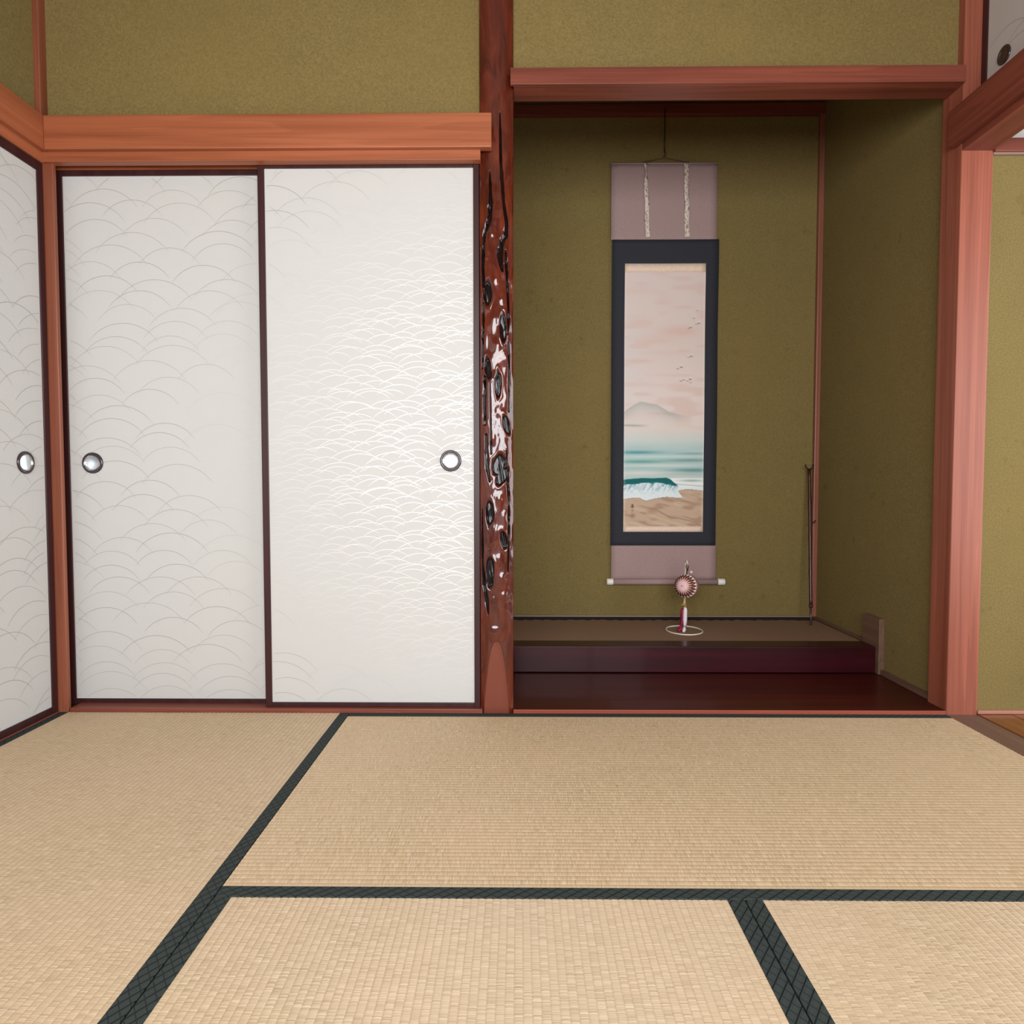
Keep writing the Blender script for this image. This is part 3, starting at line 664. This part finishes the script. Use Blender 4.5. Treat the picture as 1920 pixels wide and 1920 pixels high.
# ---------------------------------------------------------------- forked pole leaning in the alcove corner
fp = thing('scroll_fork', (1.3205, .8414, .1085), 'thin dark forked pole leaning in the right corner of the alcove', 'pole')
A, B = Vector((1.3245, .8414, .110)), Vector((1.3555, .958, .815)); dv = (B - A)
pt = lambda t: A + dv * t
V, Fc = tube([pt(0), pt(.11)], [.0042, .005], 10); mesh('ferrule', V, Fc, M_ferr, fp, True)
V, Fc = tube([pt(.11 + .89 * i / 20) for i in range(21)], [.0072 + (.0012 if i % 5 == 0 else 0) for i in range(21)], 12); sh = mesh('shaft', V, Fc, M_bamboo, fp, True)
for t in (.12, .42, .64, .93):
    V, Fc = tube([pt(t - .004), pt(t + .004)], .0092, 12); mesh('node_band', V, Fc, M_ferr, sh, True)
T = pt(1.0)
V, Fc = tube([T + Vector(q) for q in ((-.0175, 0, .022), (-.0165, 0, .010), (-.009, 0, .002), (0, 0, -.001), (.009, 0, .002), (.0165, 0, .010), (.0175, 0, .022))], .0032, 8)
mesh('fork', V, Fc, M_iron, fp, True)
Pm = pt(.655)
V, Fc = tube([Pm, Pm + Vector((.010, -.003, -.004)), Pm + Vector((.020, -.004, .0)), Pm + Vector((.022, -.004, .008))], .0035, 8); mesh('side_hook', V, Fc, M_iron, fp, True)

# ---------------------------------------------------------------- ornament: wire stand, thread ball
ORX, ORY, OZ = .7250, .728, .1085
sd = thing('ornament_stand', (ORX, ORY, OZ), 'white wire stand with a ring base standing on the alcove mat', 'stand')
V, Fc = tube([(ORX + .0765 * math.cos(a), ORY + .088 * math.sin(a), OZ + .003) for a in np.linspace(0, 2 * PI, 64, endpoint=False)], .0028, 8, True)
mesh('base_ring', V, Fc, M_wire, sd, True)
stem = [(.742, ORY + .083, OZ + .003), (.7425, ORY + .082, OZ + .03), (.7425, ORY + .08, .17), (.7465, ORY + .079, .20), (.7475, ORY + .079, .26), (.7475, ORY + .078, .36), (.746, ORY + .072, .395), (.742, ORY + .05, .412), (.738, ORY + .02, .414), (.7365, ORY + .005, .404), (.7365, ORY, .396)]
V, Fc = tube(stem, [.0034] * 3 + [.0030] * 8, 8); mesh('stem', V, Fc, M_wire, sd, True)
bl = thing('thread_ball', (.734, ORY, .20), 'pink temari thread ball with crimson and white tassels hanging from the wire stand', 'ornament')
BC, BR = Vector((.734, ORY, .3055)), .0515
V, Fc = lathe([(BR * math.sin(a) + 1e-5, -BR * math.cos(a)) for a in np.linspace(0, PI, 33)], BC, 'Z', 48)
ball = mesh('ball', V, Fc, M_ballc, bl, True)
def frame(d):
    d = Vector(d).normalized(); a = d.cross(Vector((0, 0, 1))).normalized(); return d, a, a.cross(d)
def spike(d, ang, r0, r1, wd, lift, mat, name, parent=ball, wide_end=0):
    # a narrow spindle of wound thread on the ball, from polar angle r0 to r1 around axis d
    D, A_, B_ = frame(d); V = []; n = 7
    for i in range(n + 1):
        t = i / n; r = r0 + (r1 - r0) * t; w_ = wd * (math.sin(PI * min(1, max(0, t * .9 + .08))) if wide_end == 0 else (t if wide_end == 1 else 1 - t))
        for s in (-1, 0, 1):
            q = ang + s * w_ / max(.2, math.sin(r)); p = D * math.cos(r) + (A_ * math.cos(q) + B_ * math.sin(q)) * math.sin(r)
            V.append(BC + p * (BR + lift * (1 if s == 0 else .35)))
    Fc = []
    for i in range(n):
        for s in (0, 1): Fc.append((3 * i + s, 3 * i + s + 1, 3 * i + s + 4, 3 * i + s + 3))
    return V, Fc
D1 = (-.60, -.79, .10)
NP = 22
for i in range(NP):
    a = 2 * PI * i / NP
    V, Fc = spike(D1, a, .05, .76, .054, .0026, M_pink, 'petal'); mesh('petal', V, Fc, M_pink, ball, True)
L = [spike(D1, 2 * PI * (i + .5) / NP, .52, .94, .105, .0012, None, '', wide_end=1) for i in range(NP)]
mesh('dark_zigzag', *join(*L), M_dkred, ball, True)
L = [spike(D1, 2 * PI * i / NP, .70, .92, .06, .0018, None, '', wide_end=2) for i in range(NP)]
mesh('gold_zigzag', *join(*L), M_gthr, ball, True)
L = [spike(D1, 2 * PI * (i + .25) / NP, .98, 1.30, .125, .0018, None, '', wide_end=1) for i in range(NP)]
mesh('cream_triangles', *join(*L), M_cream, ball, True)
L = [spike(D1, 2 * PI * (i + .75) / NP, .98, 1.34, .11, .0012, None, '', wide_end=2) for i in range(NP)]
mesh('dark_triangles', *join(*L), M_dkred, ball, True)
V, Fc = tube([BC + Vector((0, 0, BR - .002)), BC + Vector((.0, 0, BR + .018)), BC + Vector((-.004, 0, BR + .034)), BC + Vector((.001, 0, BR + .044)), BC + Vector((.006, 0, BR + .034)), BC + Vector((.003, 0, BR + .012))], .0026, 8)
mesh('hanging_loop', V, Fc, M_brz, bl, True)
V, Fc = lathe([(.0055 * math.sin(a) + 1e-5, -.0055 * math.cos(a)) for a in np.linspace(0, PI, 9)], BC + Vector((.016, -.012, BR + .010)), 'Z', 12); mesh('bead', V, Fc, M_cream, bl, True)
bz = .2385
bow = [(.7225, ORY - .006, BC.z - BR + .002), (.722, ORY - .008, bz), (.718, ORY - .009, bz - .006), (.7235, ORY - .009, bz - .012), (.733, ORY - .008, bz - .022)]
V, Fc = join(tube(bow, .0022, 8), tube([(.708, ORY - .009, bz - .016), (.716, ORY - .01, bz - .013), (.7245, ORY - .009, bz - .012)], .0019, 8),
             tube([(.722, ORY - .008, bz - .001), (.7265, ORY - .009, bz + .003), (.7275, ORY - .009, bz - .005), (.7235, ORY - .009, bz - .012), (.7255, ORY - .008, .214)], .0022, 8))
mesh('gold_cord', V, Fc, M_goldc, bl, True)
def tassel(name, pts, rad, mat, lab):
    V, Fc = tube(pts, rad, 20)
    V = [Vector(v) for v in V]; n = 20
    for i in range(len(pts)):
        c_ = Vector(pts[i])
        for k in range(n):
            q = V[i * n + k] - c_; V[i * n + k] = c_ + q * (1 + (.10 if k % 2 else -.06) * min(1, i / 2))
    o = mesh(name, [tuple(v) for v in V], Fc, mat, bl, True); o['label'] = lab
tassel('tassel', [(.7275, ORY - .006, .2135), (.7275, ORY - .006, .207), (.7272, ORY - .006, .195), (.7268, ORY - .006, .16), (.7262, ORY - .006, .135), (.724, ORY - .008, .121), (.719, ORY - .02, .114), (.714, ORY - .030, .1125)], [.003, .007, .0085, .0085, .009, .0095, .007, .004], M_tw, 'white and pale pink tassel')
tassel('tassel', [(.7170, ORY + .004, .2075), (.7165, ORY + .004, .20), (.7165, ORY + .004, .17), (.716, ORY + .003, .14), (.713, ORY, .126), (.704, ORY - .012, .117), (.694, ORY - .024, .1125)], [.003, .006, .0075, .0085, .009, .0085, .005], M_crim, 'crimson tassel')
